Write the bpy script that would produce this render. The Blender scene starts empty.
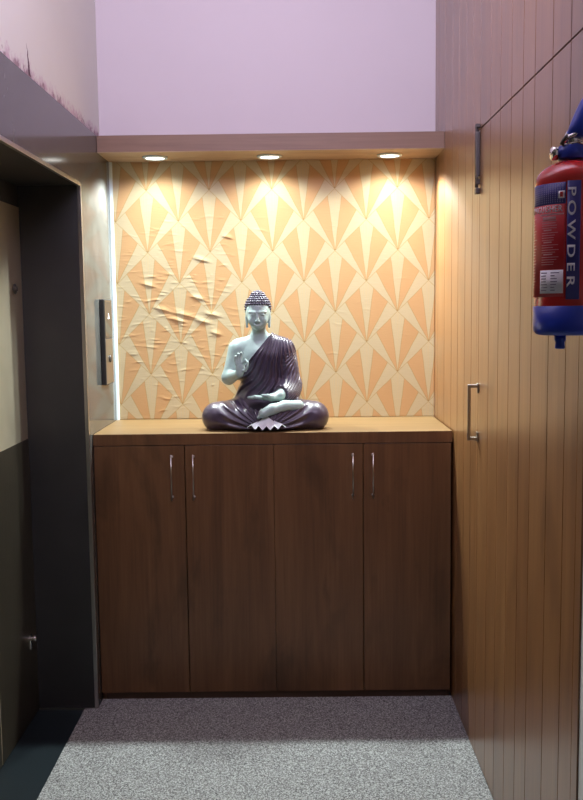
import bpy, bmesh, math, random
import numpy as np
from mathutils import Vector, Matrix

C = bpy.context.scene.collection
SC = bpy.context.scene
random.seed(7)
rng = np.random.default_rng(11)

# ------------------------------------------------------------------ camera
PITCH, YAW, ROLL, CAMH, FPX = -0.0995, -0.0053, 0.0118, 1.60295, 900.0
cp, sp = math.cos(PITCH), math.sin(PITCH)
cy, sy = math.cos(YAW), math.sin(YAW)
cr, sr = math.cos(ROLL), math.sin(ROLL)
h0 = Vector((cy, -sy, 0)); u0 = Vector((-sp*sy, -sp*cy, cp))
fw = Vector((cp*sy, cp*cy, sp)); rt = h0*cr - u0*sr; up = h0*sr + u0*cr
cam = bpy.data.cameras.new('camera'); cam_o = bpy.data.objects.new('camera', cam); C.objects.link(cam_o)
cam_o.matrix_world = Matrix(((rt.x, up.x, -fw.x, 0), (rt.y, up.y, -fw.y, 0), (rt.z, up.z, -fw.z, CAMH), (0, 0, 0, 1)))
cam.sensor_fit = 'VERTICAL'; cam.sensor_height = 36.0; cam.lens = 36.0*FPX/800.0
cam.clip_start = 0.02
SC.camera = cam_o

# ------------------------------------------------------------------ world, lights, exposure
SC.view_settings.view_transform = 'Standard'; SC.view_settings.look = 'None'
SC.view_settings.exposure = 0.0; SC.view_settings.gamma = 1.0
W = bpy.data.worlds.new('world'); SC.world = W; W.use_nodes = True
W.node_tree.nodes['Background'].inputs[0].default_value = (0.86, 0.77, 0.68, 1)
W.node_tree.nodes['Background'].inputs[1].default_value = 0.07

WSGN = -1.0
LAMP_XY = [(-0.5967, 3.962), (-0.1034, 3.968), (0.4151, 3.974)]
LAMP_POWER, LAMP_COL = 78.0, (0.91, 1.0, 0.98)
SPOT_DEG, SPOT_BLEND, SPOT_TILT = 142, 0.22, 0.0
WALL_WASH = (0.12/0.95, 1.42)         # added beam shaping, evens the wallpaper: light thins out towards the wall side

la = bpy.data.lights.new('ceiling_light', 'AREA'); la.shape = 'RECTANGLE'; la.size = 1.2; la.size_y = 0.5
la.energy = 37.0; la.color = (0.90, 0.80, 1.08)
lo = bpy.data.objects.new('ceiling_light', la); C.objects.link(lo); lo.location = (-0.05, 1.7, 3.08); lo.rotation_euler = (math.radians(108), 0, 0)

# ------------------------------------------------------------------ node helpers
def new_mat(name):
    m = bpy.data.materials.new(name); m.use_nodes = True
    nt = m.node_tree; b = nt.nodes['Principled BSDF']
    return m, nt, b
def N(nt, typ, **kw):
    n = nt.nodes.new(typ)
    for k, v in kw.items(): setattr(n, k, v)
    return n
def L(nt, a, b): nt.links.new(a, b)
def mth(nt, op, a, b=None, c=None, clamp=False):
    n = N(nt, 'ShaderNodeMath', operation=op, use_clamp=clamp)
    for i, v in enumerate((a, b, c)):
        if v is None: continue
        if isinstance(v, (int, float)): n.inputs[i].default_value = v
        else: L(nt, v, n.inputs[i])
    return n.outputs[0]
def mix(nt, fac, a, b, blend='MIX'):
    n = N(nt, 'ShaderNodeMix', data_type='RGBA', blend_type=blend)
    for i, v in ((0, fac), (6, a), (7, b)):
        if isinstance(v, (int, float)): n.inputs[i].default_value = v
        elif isinstance(v, tuple): n.inputs[i].default_value = (*v[:3], 1)
        else: L(nt, v, n.inputs[i])
    return n.outputs[2]
def noise(nt, vec, scale=5, detail=4, rough=0.5, dist=0.0):
    n = N(nt, 'ShaderNodeTexNoise'); n.inputs['Scale'].default_value = scale
    n.inputs['Detail'].default_value = detail; n.inputs['Roughness'].default_value = rough
    n.inputs['Distortion'].default_value = dist; L(nt, vec, n.inputs['Vector']); return n.outputs['Fac']
def mapped(nt, scale=(1, 1, 1), loc=(0, 0, 0)):
    t = N(nt, 'ShaderNodeTexCoord'); mp = N(nt, 'ShaderNodeMapping')
    mp.inputs['Scale'].default_value = scale; mp.inputs['Location'].default_value = loc
    L(nt, t.outputs['Object'], mp.inputs['Vector']); return mp.outputs[0]
def ramp(nt, fac, stops):
    r = N(nt, 'ShaderNodeValToRGB'); e = r.color_ramp.elements
    while len(e) < len(stops): e.new(0.5)
    for el, (p, c) in zip(e, stops):
        el.position = p; el.color = (*c, 1) if len(c) == 3 else c
    L(nt, fac, r.inputs[0]); return r.outputs[0]
def bump(nt, b, h, strength=0.2, dist=0.01):
    n = N(nt, 'ShaderNodeBump'); n.inputs['Strength'].default_value = strength; n.inputs['Distance'].default_value = dist
    L(nt, h, n.inputs['Height']); L(nt, n.outputs[0], b.inputs['Normal'])
def plain(name, col, rough=0.5, metal=0.0, coat=0.0, var=0.06, scale=30, spec=0.5):
    m, nt, b = new_mat(name)
    f = noise(nt, mapped(nt), scale, 4)
    d = tuple(max(0, c*(1-var)) for c in col); e = tuple(min(1, c*(1+var)) for c in col)
    L(nt, mix(nt, f, d, e), b.inputs['Base Color'])
    b.inputs['Roughness'].default_value = rough; b.inputs['Metallic'].default_value = metal
    b.inputs['Coat Weight'].default_value = coat; b.inputs['Coat Roughness'].default_value = 0.15
    b.inputs['Specular IOR Level'].default_value = spec
    return m
def wood(name, dark, mid, light, rough=0.4, coat=0.2, grain='Z', coat_rough=0.25, blotch=0.5, spec=0.5):
    m, nt, b = new_mat(name)
    s1 = {'Z': (9, 9, 0.7), 'X': (0.7, 9, 9), 'Y': (9, 0.7, 9)}[grain]
    s2 = {'Z': (70, 70, 1.6), 'X': (1.6, 70, 70), 'Y': (70, 1.6, 70)}[grain]
    s3 = {'Z': (4.2, 4.2, 1.5), 'X': (1.5, 4.2, 4.2), 'Y': (4.2, 1.5, 4.2)}[grain]
    a = noise(nt, mapped(nt, s1), 1.6, 6, 0.6, 0.9)
    f = noise(nt, mapped(nt, s2), 1.5, 3, 0.6)
    k = noise(nt, mapped(nt, s3, (3.1, 1.7, 0.4)), 1.4, 4, 0.55, 0.5)
    v = mth(nt, 'ADD', mth(nt, 'MULTIPLY', a, 0.65), mth(nt, 'MULTIPLY', f, 0.35))
    col = ramp(nt, v, [(0.32, dark), (0.5, mid), (0.68, light)])
    kk = ramp(nt, k, [(0.30, (1-blotch,)*3), (0.46, (1, 1, 1))])
    L(nt, mix(nt, 1.0, col, kk, 'MULTIPLY'), b.inputs['Base Color'])
    b.inputs['Roughness'].default_value = rough
    b.inputs['Coat Weight'].default_value = coat; b.inputs['Coat Roughness'].default_value = coat_rough
    b.inputs['Specular IOR Level'].default_value = spec
    bump(nt, b, f, 0.08, 0.002)
    return m

M = {}
M['panel_wood'] = wood('panel_wood', (0.155, 0.062, 0.018), (0.225, 0.098, 0.030), (0.29, 0.142, 0.050), 0.36, 0.85, 'Z', 0.33, 0.3)
M['cab_wood'] = wood('cabinet_wood', (0.105, 0.046, 0.018), (0.152, 0.070, 0.027), (0.20, 0.097, 0.039), 0.42, 0.1, 'Z', 0.3, 0.45)
M['lit_top_wood'] = wood('cabinet_lit_top_wood', (0.16, 0.094, 0.034), (0.21, 0.125, 0.048), (0.25, 0.155, 0.062), 0.45, 0.05, 'X', 0.3, 0.1)  # cabinet wood in a lighter tone, downlight on the top painted in
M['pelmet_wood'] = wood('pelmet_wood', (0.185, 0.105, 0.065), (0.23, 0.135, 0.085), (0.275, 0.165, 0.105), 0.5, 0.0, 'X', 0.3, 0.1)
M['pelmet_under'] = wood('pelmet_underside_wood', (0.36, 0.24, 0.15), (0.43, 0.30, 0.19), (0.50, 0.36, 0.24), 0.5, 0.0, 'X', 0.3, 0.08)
M['plinth'] = plain('plinth_dark', (0.085, 0.045, 0.025), 0.5)
M['black'] = plain('black_laminate', (0.034, 0.034, 0.033), 0.35, var=0.25, scale=8)
M['steel'] = plain('brushed_steel', (0.55, 0.53, 0.50), 0.28, 1.0)
M['chrome'] = plain('chrome', (0.75, 0.74, 0.72), 0.12, 1.0)
M['dark_metal'] = plain('dark_metal', (0.10, 0.095, 0.09), 0.35, 0.8)
M['white_bead'] = plain('white_plastic_bead', (0.66, 0.80, 0.84), 0.2, var=0.02)
M['white_wall'] = plain('white_wall_paint', (0.62, 0.62, 0.60), 0.7)
M['white_print'] = plain('white_print', (0.92, 0.90, 0.95), 0.4, var=0.02)
M['red'] = plain('red_enamel', (0.62, 0.030, 0.026), 0.22, coat=0.5, var=0.04)
M['red_print'] = plain('red_print', (0.60, 0.028, 0.036), 0.4, var=0.05)
M['blue'] = plain('blue_plastic', (0.022, 0.055, 0.46), 0.3, var=0.05)
M['navy'] = plain('navy_print', (0.045, 0.042, 0.26), 0.4, var=0.05)
M['pink_print'] = plain('pink_print', (0.78, 0.40, 0.43), 0.4, var=0.05)
M['grey_print'] = plain('grey_print', (0.16, 0.13, 0.20), 0.4, var=0.05)

def lilac_mat():
    m, nt, b = new_mat('lilac_paint')
    L(nt, mix(nt, noise(nt, mapped(nt), 2.5, 5), (0.64, 0.59, 0.61), (0.70, 0.64, 0.66)), b.inputs['Base Color'])
    b.inputs['Roughness'].default_value = 0.65
    return m
M['lilac'] = lilac_mat()

def lilac_worn():
    # painted wall over the tile ledge: peeling pinkish patches by the ledge and one dark gouge
    m, nt, b = new_mat('worn_lilac_paint')
    t = N(nt, 'ShaderNodeTexCoord'); s = N(nt, 'ShaderNodeSeparateXYZ'); L(nt, t.outputs['Object'], s.inputs[0])
    base = mix(nt, noise(nt, mapped(nt), 2.5, 5), (0.71, 0.72, 0.66), (0.78, 0.78, 0.72))
    n1 = noise(nt, mapped(nt, (9, 9, 9)), 2.2, 6, 0.7)
    hz = mth(nt, 'SUBTRACT', 1.0, mth(nt, 'DIVIDE', mth(nt, 'SUBTRACT', s.outputs['Z'], 2.372), 0.13), clamp=True)
    pk = mth(nt, 'MULTIPLY', mth(nt, 'SUBTRACT', mth(nt, 'MULTIPLY', n1, hz), 0.34, clamp=True), 5.0, clamp=True)
    c1 = mix(nt, pk, base, (0.58, 0.43, 0.49))
    n2 = noise(nt, mapped(nt, (1, 17, 17), (0, 3.3, 0)), 1.6, 5, 0.65)
    dk = mth(nt, 'MULTIPLY', mth(nt, 'SUBTRACT', mth(nt, 'MULTIPLY', n2, hz), 0.46, clamp=True), 12.0, clamp=True)
    c2 = mix(nt, mth(nt, 'MULTIPLY', dk, 0.75), c1, (0.24, 0.14, 0.17))
    wob = mth(nt, 'MULTIPLY', mth(nt, 'SUBTRACT', noise(nt, mapped(nt, (1, 1, 40)), 1.5, 3), 0.5), 0.03)
    dy = mth(nt, 'ABSOLUTE', mth(nt, 'ADD', mth(nt, 'SUBTRACT', mth(nt, 'ADD', s.outputs['Y'], mth(nt, 'MULTIPLY', mth(nt, 'SUBTRACT', s.outputs['Z'], 2.42), 0.18)), 3.025), wob))
    wid = mth(nt, 'MULTIPLY', mth(nt, 'DIVIDE', mth(nt, 'SUBTRACT', 2.475, s.outputs['Z']), 0.09, clamp=True), 0.013)
    inz = mth(nt, 'MULTIPLY', mth(nt, 'LESS_THAN', s.outputs['Z'], 2.475), mth(nt, 'GREATER_THAN', s.outputs['Z'], 2.375))
    ck = mth(nt, 'MULTIPLY', mth(nt, 'LESS_THAN', dy, wid), inz)
    L(nt, mix(nt, ck, c2, (0.11, 0.05, 0.07)), b.inputs['Base Color'])
    b.inputs['Roughness'].default_value = 0.7
    return m
M['lilac_worn'] = lilac_worn()

def tile_mat():
    m, nt, b = new_mat('polished_grey_tile')
    a = noise(nt, mapped(nt, (3, 3, 2)), 1.8, 7, 0.62, 1.2)
    f = noise(nt, mapped(nt, (30, 30, 18)), 1.5, 4, 0.6)
    v = mth(nt, 'ADD', mth(nt, 'MULTIPLY', a, 0.7), mth(nt, 'MULTIPLY', f, 0.3))
    L(nt, ramp(nt, v, [(0.3, (0.045, 0.047, 0.047)), (0.5, (0.08, 0.081, 0.077)), (0.7, (0.125, 0.124, 0.115))]), b.inputs['Base Color'])
    b.inputs['Roughness'].default_value = 0.13; b.inputs['Specular IOR Level'].default_value = 0.55
    return m
M['tile'] = tile_mat()

def granite_mat():
    m, nt, b = new_mat('dark_granite')
    a = noise(nt, mapped(nt, (60, 60, 60)), 3, 4, 0.6)
    c = noise(nt, mapped(nt, (7, 7, 7)), 2, 4, 0.6)
    L(nt, mix(nt, c, ramp(nt, a, [(0.4, (0.010, 0.012, 0.014)), (0.68, (0.026, 0.040, 0.048))]), (0.016, 0.025, 0.030)), b.inputs['Base Color'])
    b.inputs['Roughness'].default_value = 0.3
    return m
M['granite'] = granite_mat()

def carpet_mat():
    m, nt, b = new_mat('speckled_carpet')
    a = noise(nt, mapped(nt), 300, 2, 0.6)
    d = noise(nt, mapped(nt, loc=(2, 1, 0)), 140, 3, 0.6)
    v = mth(nt, 'ADD', mth(nt, 'MULTIPLY', a, 0.6), mth(nt, 'MULTIPLY', d, 0.4))
    L(nt, ramp(nt, v, [(0.38, (0.07, 0.068, 0.070)), (0.5, (0.27, 0.275, 0.27)), (0.60, (0.58, 0.615, 0.60))]), b.inputs['Base Color'])
    b.inputs['Roughness'].default_value = 0.95; b.inputs['Specular IOR Level'].default_value = 0.1
    bump(nt, b, v, 0.5, 0.006)
    return m
M['carpet'] = carpet_mat()

def door_steel(name, lo, hi, rough):
    m, nt, b = new_mat(name)
    a = noise(nt, mapped(nt, (40, 40, 1.2)), 3, 4, 0.6)
    c = noise(nt, mapped(nt, (5, 5, 5)), 1.5, 6, 0.65, 0.6)
    L(nt, mix(nt, c, lo, hi), b.inputs['Base Color'])
    b.inputs['Metallic'].default_value = 0.85; b.inputs['Anisotropic'].default_value = 0.8
    tg = N(nt, 'ShaderNodeTangent', direction_type='RADIAL', axis='Z'); L(nt, tg.outputs[0], b.inputs['Tangent'])
    b.inputs['Anisotropic Rotation'].default_value = 0.25
    L(nt, ramp(nt, mth(nt, 'ADD', mth(nt, 'MULTIPLY', a, 0.4), mth(nt, 'MULTIPLY', c, 0.6)), [(0.3, (rough-0.07,)*3), (0.7, (rough+0.07,)*3)]), b.inputs['Roughness'])
    return m
M['lift_steel'] = door_steel('lift_door_steel', (0.88, 0.78, 0.56), (0.95, 0.87, 0.67), 0.5)
M['reflection_steel'] = door_steel('scratched_reflection_steel', (0.14, 0.12, 0.085), (0.24, 0.205, 0.15), 0.35)  # darker copy of the door steel: painted reflection below the cabinet edge

WX0, WZ0, WHW, WHH = -0.51938, 2.00324, 0.14016, 0.13689
def wallpaper_mat():
    m, nt, b = new_mat('fan_wallpaper')
    t = N(nt, 'ShaderNodeTexCoord'); s = N(nt, 'ShaderNodeSeparateXYZ'); L(nt, t.outputs['Object'], s.inputs[0])
    wv = mth(nt, 'MULTIPLY', mth(nt, 'SUBTRACT', noise(nt, mapped(nt, (6, 6, 6)), 2, 3), 0.5), 0.05)
    u = mth(nt, 'ADD', mth(nt, 'DIVIDE', mth(nt, 'SUBTRACT', s.outputs['X'], WX0), WHW), wv)
    v = mth(nt, 'DIVIDE', mth(nt, 'SUBTRACT', s.outputs['Z'], WZ0), WHH)
    fa = mth(nt, 'FRACT', mth(nt, 'ADD', mth(nt, 'MULTIPLY', mth(nt, 'ADD', u, v), 0.5), 40.0))
    fb = mth(nt, 'FRACT', mth(nt, 'ADD', mth(nt, 'MULTIPLY', mth(nt, 'SUBTRACT', v, u), 0.5), 40.0))
    dx = mth(nt, 'SUBTRACT', fa, fb); dy = mth(nt, 'ADD', mth(nt, 'ADD', fa, fb), 0.0005)
    r = mth(nt, 'DIVIDE', mth(nt, 'ABSOLUTE', dx), dy)
    fine = noise(nt, mapped(nt, (16, 16, 170)), 1.5, 3, 0.7)
    blot = noise(nt, mapped(nt, (3, 3, 3)), 2.2, 5, 0.6)
    orange = mix(nt, mth(nt, 'ADD', mth(nt, 'MULTIPLY', fine, 0.5), mth(nt, 'MULTIPLY', blot, 0.5)), (0.53, 0.305, 0.135), (0.61, 0.385, 0.185))
    pale = mix(nt, fine, (0.53, 0.425, 0.250), (0.585, 0.50, 0.315))
    side = mth(nt, 'GREATER_THAN', r, 0.52)
    cen = mth(nt, 'LESS_THAN', r, 0.125)
    isp = mth(nt, 'MAXIMUM', side, cen)
    col = mix(nt, isp, orange, pale)
    # pin stripes inside the centre blade and thin darker seams between blades
    st = mth(nt, 'MULTIPLY', mth(nt, 'GREATER_THAN', mth(nt, 'SINE', mth(nt, 'MULTIPLY', r, 150.0)), 0.3), cen)
    col = mix(nt, mth(nt, 'MULTIPLY', st, 0.35), col, (0.62, 0.47, 0.24))
    def line(val, at, w): return mth(nt, 'LESS_THAN', mth(nt, 'MULTIPLY', mth(nt, 'ABSOLUTE', mth(nt, 'SUBTRACT', val, at)), dy), w)
    edge = mth(nt, 'LESS_THAN', mth(nt, 'MINIMUM', mth(nt, 'MINIMUM', fa, fb), mth(nt, 'MINIMUM', mth(nt, 'SUBTRACT', 1.0, fa), mth(nt, 'SUBTRACT', 1.0, fb))), 0.008)
    ln = mth(nt, 'MAXIMUM', mth(nt, 'MAXIMUM', line(r, 0.125, 0.010), line(r, 0.52, 0.014)), edge)
    col = mix(nt, mth(nt, 'MULTIPLY', ln, 0.55), col, (0.42, 0.27, 0.09))
    knot = mth(nt, 'LESS_THAN', mth(nt, 'ADD', mth(nt, 'MULTIPLY', dx, dx), mth(nt, 'MULTIPLY', dy, dy)), 0.0030)
    col = mix(nt, mth(nt, 'MULTIPLY', knot, 0.7), col, (0.30, 0.18, 0.06))
    L(nt, col, b.inputs['Base Color'])
    b.inputs['Roughness'].default_value = 0.55; b.inputs['Specular IOR Level'].default_value = 0.25
    bump(nt, b, fine, 0.25, 0.0015)
    return m
M['wallpaper'] = wallpaper_mat()

def lens_mat():
    m, nt, b = new_mat('lamp_lens')
    b.inputs['Base Color'].default_value = (0.9, 0.9, 0.88, 1)
    b.inputs['Emission Color'].default_value = (1.0, 0.98, 0.92, 1); b.inputs['Emission Strength'].default_value = 4.0
    return m
M['lens'] = lens_mat()

def skin_mat():
    m, nt, b = new_mat('pale_celadon_paint')
    a = noise(nt, mapped(nt), 24, 5, 0.6); c = noise(nt, mapped(nt), 7, 3)
    v = mth(nt, 'ADD', mth(nt, 'MULTIPLY', a, 0.5), mth(nt, 'MULTIPLY', c, 0.5))
    L(nt, ramp(nt, v, [(0.3, (0.25, 0.30, 0.31)), (0.48, (0.36, 0.48, 0.46)), (0.65, (0.45, 0.58, 0.55))]), b.inputs['Base Color'])
    b.inputs['Roughness'].default_value = 0.38
    return m
M['skin'] = skin_mat()
def robe_mat():
    m, nt, b = new_mat('plum_lacquer')
    L(nt, mix(nt, noise(nt, mapped(nt), 14, 5), (0.046, 0.030, 0.054), (0.088, 0.070, 0.112)), b.inputs['Base Color'])
    b.inputs['Roughness'].default_value = 0.33; b.inputs['Coat Weight'].default_value = 0.6; b.inputs['Coat Roughness'].default_value = 0.3
    return m
M['robe'] = robe_mat()
M['hair'] = plain('hair_lacquer', (0.085, 0.075, 0.105), 0.35)
M['hem'] = plain('silver_hem', (0.74, 0.78, 0.82), 0.4)

# ------------------------------------------------------------------ mesh helpers
def link(name, bm, mat, parent=None, smooth=False, origin=None):
    me = bpy.data.meshes.new(name)
    bmesh.ops.recalc_face_normals(bm, faces=bm.faces[:])
    if origin is not None: bmesh.ops.translate(bm, verts=bm.verts[:], vec=-Vector(origin))
    bm.to_mesh(me); bm.free()
    me.materials.append(mat)
    if smooth:
        for p in me.polygons: p.use_smooth = True
    o = bpy.data.objects.new(name, me); C.objects.link(o)
    if parent is not None: o.parent = parent
    elif origin is not None: o.location = origin
    return o
def box(bm, x0, x1, y0, y1, z0, z1, bev=0.0):
    r = bmesh.ops.create_cube(bm, size=1.0)
    for v in r['verts']:
        v.co = Vector(((x0+x1)/2+v.co.x*(x1-x0), (y0+y1)/2+v.co.y*(y1-y0), (z0+z1)/2+v.co.z*(z1-z0)))
    if bev > 0:
        es = list({e for v in r['verts'] for e in v.link_edges})
        bmesh.ops.bevel(bm, geom=es, offset=bev, segments=2, profile=0.5, affect='EDGES')
    return bm
def bx(*a, **k): return box(bmesh.new(), *a, **k)
def lathe(bm, prof, cx=0, cy=0, n=40, axis='Z'):
    rings = []
    for (r, z) in prof:
        ring = []
        for i in range(n):
            a = 2*math.pi*i/n
            ring.append(bm.verts.new((cx+r*math.cos(a), cy+r*math.sin(a), z)))
        rings.append(ring)
    for A, B in zip(rings, rings[1:]):
        for i in range(n):
            bm.faces.new((A[i], A[(i+1) % n], B[(i+1) % n], B[i]))
    bm.faces.new(rings[0][::-1]); bm.faces.new(rings[-1])
    return bm
def tube(bm, pts, r, n=10, rr=None):
    pts = [Vector(p) for p in pts]; rings = []
    prev = None
    for i, p in enumerate(pts):
        d = (pts[min(i+1, len(pts)-1)]-pts[max(i-1, 0)]).normalized()
        a = Vector((0, 0, 1)) if abs(d.z) < 0.9 else Vector((1, 0, 0))
        if prev is not None: a = prev
        x = (a - d*a.dot(d)).normalized(); yv = d.cross(x); prev = x
        q = rr[i] if rr else r
        rings.append([bm.verts.new(p + (x*math.cos(2*math.pi*k/n)+yv*math.sin(2*math.pi*k/n))*q) for k in range(n)])
    for A, B in zip(rings, rings[1:]):
        for k in range(n): bm.faces.new((A[k], A[(k+1) % n], B[(k+1) % n], B[k]))
    bm.faces.new(rings[0][::-1]); bm.faces.new(rings[-1])
    return bm
def extrude_poly(bm, pts, vec):
    a = [bm.verts.new(p) for p in pts]; b = [bm.verts.new(Vector(p)+Vector(vec)) for p in pts]
    bm.faces.new(a[::-1]); bm.faces.new(b)
    n = len(pts)
    for i in range(n): bm.faces.new((a[i], a[(i+1) % n], b[(i+1) % n], b[i]))
    return bm
def struct(o): o['kind'] = 'structure'; return o
def tag(o, label, cat, group=None):
    o['label'] = label; o['category'] = cat
    if group: o['group'] = group
    return o
def empty(name, loc):
    o = bpy.data.objects.new(name, None); C.objects.link(o); o.location = loc; o.empty_display_size = 0.05
    return o

# ------------------------------------------------------------------ setting
XL, XR, YB = -0.8202, 0.6298, 4.0861
YC, YJ, XD = 3.5813, 3.5105, -1.0581
ZT, ZS0, ZS1, ZJ, ZD, ZC = 1.1139, 2.2664, 2.3362, 2.0896, 2.0098, 3.40
ZG = 2.2032; YNEAR = -1.2

struct(link('floor', bx(-1.30, 0.80, YNEAR, YB+0.12, -0.12, 0.0), M['granite']))
struct(link('ceiling', bx(-1.30, 0.80, YNEAR, YB+0.12, ZC, ZC+0.1), M['lilac']))
struct(link('wall_back', bx(-1.30, 0.80, YB+0.004, YB+0.12, 0.0, ZC), M['lilac']))
# tiled side wall with the lift opening
bm = bmesh.new()
box(bm, -1.06, XL, YJ+0.005, YB+0.004, 0, ZS1)
box(bm, -1.06, XL, 2.20, YJ+0.005, ZJ+0.004, ZS1)
box(bm, -1.06, XL, YNEAR, 2.20, 0, ZS1)
struct(link('wall_left', bm, M['tile']))
struct(link('wall_upper_left', bx(-1.06, -0.861, YNEAR, YB+0.004, ZS1, ZC), M['lilac_worn']))
struct(link('wall_behind_lift', bx(-1.30, -1.105, 2.3, YB+0.004, 0, ZC), M['black']))
# black reveal of the lift opening
struct(link('trim_1', bx(XD-0.04, XL-0.004, YJ, YJ+0.005, 0, ZJ), M['black']))
struct(link('trim_2', bx(XD-0.04, XL-0.004, 2.20, YJ, ZJ, ZJ+0.004), M['black']))
struct(link('trim_3', bx(XD-0.045, XD-0.004, 2.20, YJ, ZD, ZJ), M['black']))
# steel angle strips round the opening
bm = bmesh.new()
box(bm, XL-0.011, XL+0.003, YJ-0.003, YJ+0.010, 0, ZJ+0.006, bev=0.001)
struct(link('trim_4', bm, M['steel']))
bm = bmesh.new()
box(bm, XL-0.011, XL+0.003, 2.20, YJ-0.003, ZJ-0.004, ZJ+0.010, bev=0.001)
struct(link('trim_5', bm, M['steel']))
struct(link('trim_6', bx(XD, XL-0.012, YJ-0.006, YJ, 0.0, 0.006), M['steel']))
# white bead in the corner between tiles and wallpaper
bm = bmesh.new()
pts = [(XL, YB, ZT), (XL+0.013, YB, ZT)] + [(XL+0.013*math.cos(a), YB-0.014*math.sin(a), ZT) for a in (0.5, 0.85, 1.2)] + [(XL, YB-0.014, ZT)]
extrude_poly(bm, pts, (0, 0, ZS0-ZT))
struct(link('trim_7', bm, M['white_bead']))

GROOVES = [3.9983, 3.8247, 3.6514, 3.51, 3.3658, 3.235, 3.1065, 2.9466, 2.8079, 2.6679, 2.5345, 2.4128, 2.2494, 2.1037]
def planks(bm, y0, y1, z0, z1, depth=0.04):
    w, d = 0.0024, 0.009
    prof = [(XR+depth, y0), (XR, y0)]
    for g in sorted(GROOVES):
        if y0+0.01 < g < y1-0.01: prof += [(XR, g-w), (XR+d, g-w*0.5), (XR+d, g+w*0.5), (XR, g+w)]
    prof += [(XR, y1), (XR+depth, y1)]
    extrude_poly(bm, [(x, y, z0) for x, y in prof], (0, 0, z1-z0))
    return bm
YDL, YDR = 3.145, 2.003
bm = bmesh.new()
planks(bm, YDL, YB+0.003, 0.0, ZG+0.002); planks(bm, 1.962, YB+0.003, ZG+0.002, ZC)
planks(bm, 1.962, YDR, 0.0, ZG+0.002)
struct(link('wall_right', bm, M['panel_wood']))
struct(link('wall_front_right', bx(XR+0.004, 0.80, YNEAR, 1.961, 0, ZC), M['white_wall']))
struct(link('wall_behind_door', bx(XR+0.045, 0.80, 1.962, YB+0.003, 0, ZC), M['plinth']))
# concealed plank door
bm = planks(bmesh.new(), YDR+0.003, YDL-0.002, 0.006, ZG-0.003, 0.036)
door = struct(link('door_1', bm, M['panel_wood']))
hy = 3.100
bm = bmesh.new()
for z in (1.1515, 1.3345): box(bm, XR-0.033, XR+0.0, hy-0.006, hy+0.006, z-0.006, z+0.006, bev=0.002)
box(bm, XR-0.038, XR-0.027, hy-0.006, hy+0.006, 1.1455, 1.3405, bev=0.002)
for z in (1.158, 1.328): box(bm, XR-0.006, XR, hy-0.011, hy+0.011, z-0.017, z+0.017, bev=0.002)
link('handle', bm, M['steel'], door)
M['bolt_metal'] = plain('bolt_metal', (0.11, 0.10, 0.095), 0.4, 0.6)
by = 3.117
bolt = link('bolt', tube(bmesh.new(), [(XR-0.009, by, 2.01), (XR-0.009, by, 2.221)], 0.006), M['bolt_metal'], door, True)
link('bolt_barrel', bx(XR-0.014, XR, by-0.0135, by+0.0135, 2.046, 2.194, bev=0.003), M['bolt_metal'], bolt)
link('bolt_keep', bx(XR-0.014, XR+0.0005, by-0.0135, by+0.0135, 2.207, 2.219, bev=0.002), M['bolt_metal'], bolt)
bm = bx(XR-0.013, XR, by-0.012, by+0.012, 2.020, 2.037, bev=0.002); box(bm, XR-0.014, XR, by-0.014, by+0.014, 1.988, 2.008, bev=0.003)
link('bolt_guide', bm, M['bolt_metal'], bolt)
link('bolt_knob', tube(bmesh.new(), [(XR-0.008, by, 2.042), (XR-0.012, by-0.026, 2.042)], 0.004), M['bolt_metal'], bolt, True)

# lift door
bm = bmesh.new()
box(bm, XD-0.04, XD, 3.052, YJ-0.001, 0.004, ZD-0.002, bev=0.001)
box(bm, XD-0.04, XD, 2.205, 3.048, 0.004, ZD-0.002, bev=0.001)
ld = struct(link('door_2', bm, M['lift_steel']))
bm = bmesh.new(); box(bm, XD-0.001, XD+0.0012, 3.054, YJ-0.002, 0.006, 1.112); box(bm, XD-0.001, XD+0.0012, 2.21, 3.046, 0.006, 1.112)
link('reflection_panel', bm, M['reflection_steel'], ld)  # added panel, puts the cabinet's dark reflection into the lower door
kb = bmesh.new(); lathe(kb, [(0.010, 0), (0.019, 0.003), (0.019, 0.007), (0.011, 0.010)], n=24)
lathe(kb, [(0.0085, 0.010), (0.0085, 0.014), (0.003, 0.014)], n=16)
kb.transform(Matrix.Translation((XD, 3.405, 1.6945)) @ Matrix.Rotation(math.pi/2, 4, 'Y'))
link('keyhole', kb, M['dark_metal'], ld, True)
kb = bmesh.new(); lathe(kb, [(0.010, 0), (0.012, 0.003), (0.008, 0.012), (0.013, 0.020), (0.008, 0.026)], n=20)
kb.transform(Matrix.Translation((XD, 3.43, 0.328)) @ Matrix.Rotation(math.pi/2, 4, 'Y'))
bm2 = kb; box(bm2, XD, XD+0.004, 3.42, 3.44, 0.285, 0.345, bev=0.001)
link('key_knob', bm2, M['chrome'], ld, True)

# pelmet with its lamps
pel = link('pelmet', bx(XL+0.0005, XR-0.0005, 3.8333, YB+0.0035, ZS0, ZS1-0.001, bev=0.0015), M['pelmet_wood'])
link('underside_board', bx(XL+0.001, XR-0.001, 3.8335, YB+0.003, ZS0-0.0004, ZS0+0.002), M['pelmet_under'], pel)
tag(pel, 'boxed wooden pelmet over the niche, holding three round downlights', 'pelmet')

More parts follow.
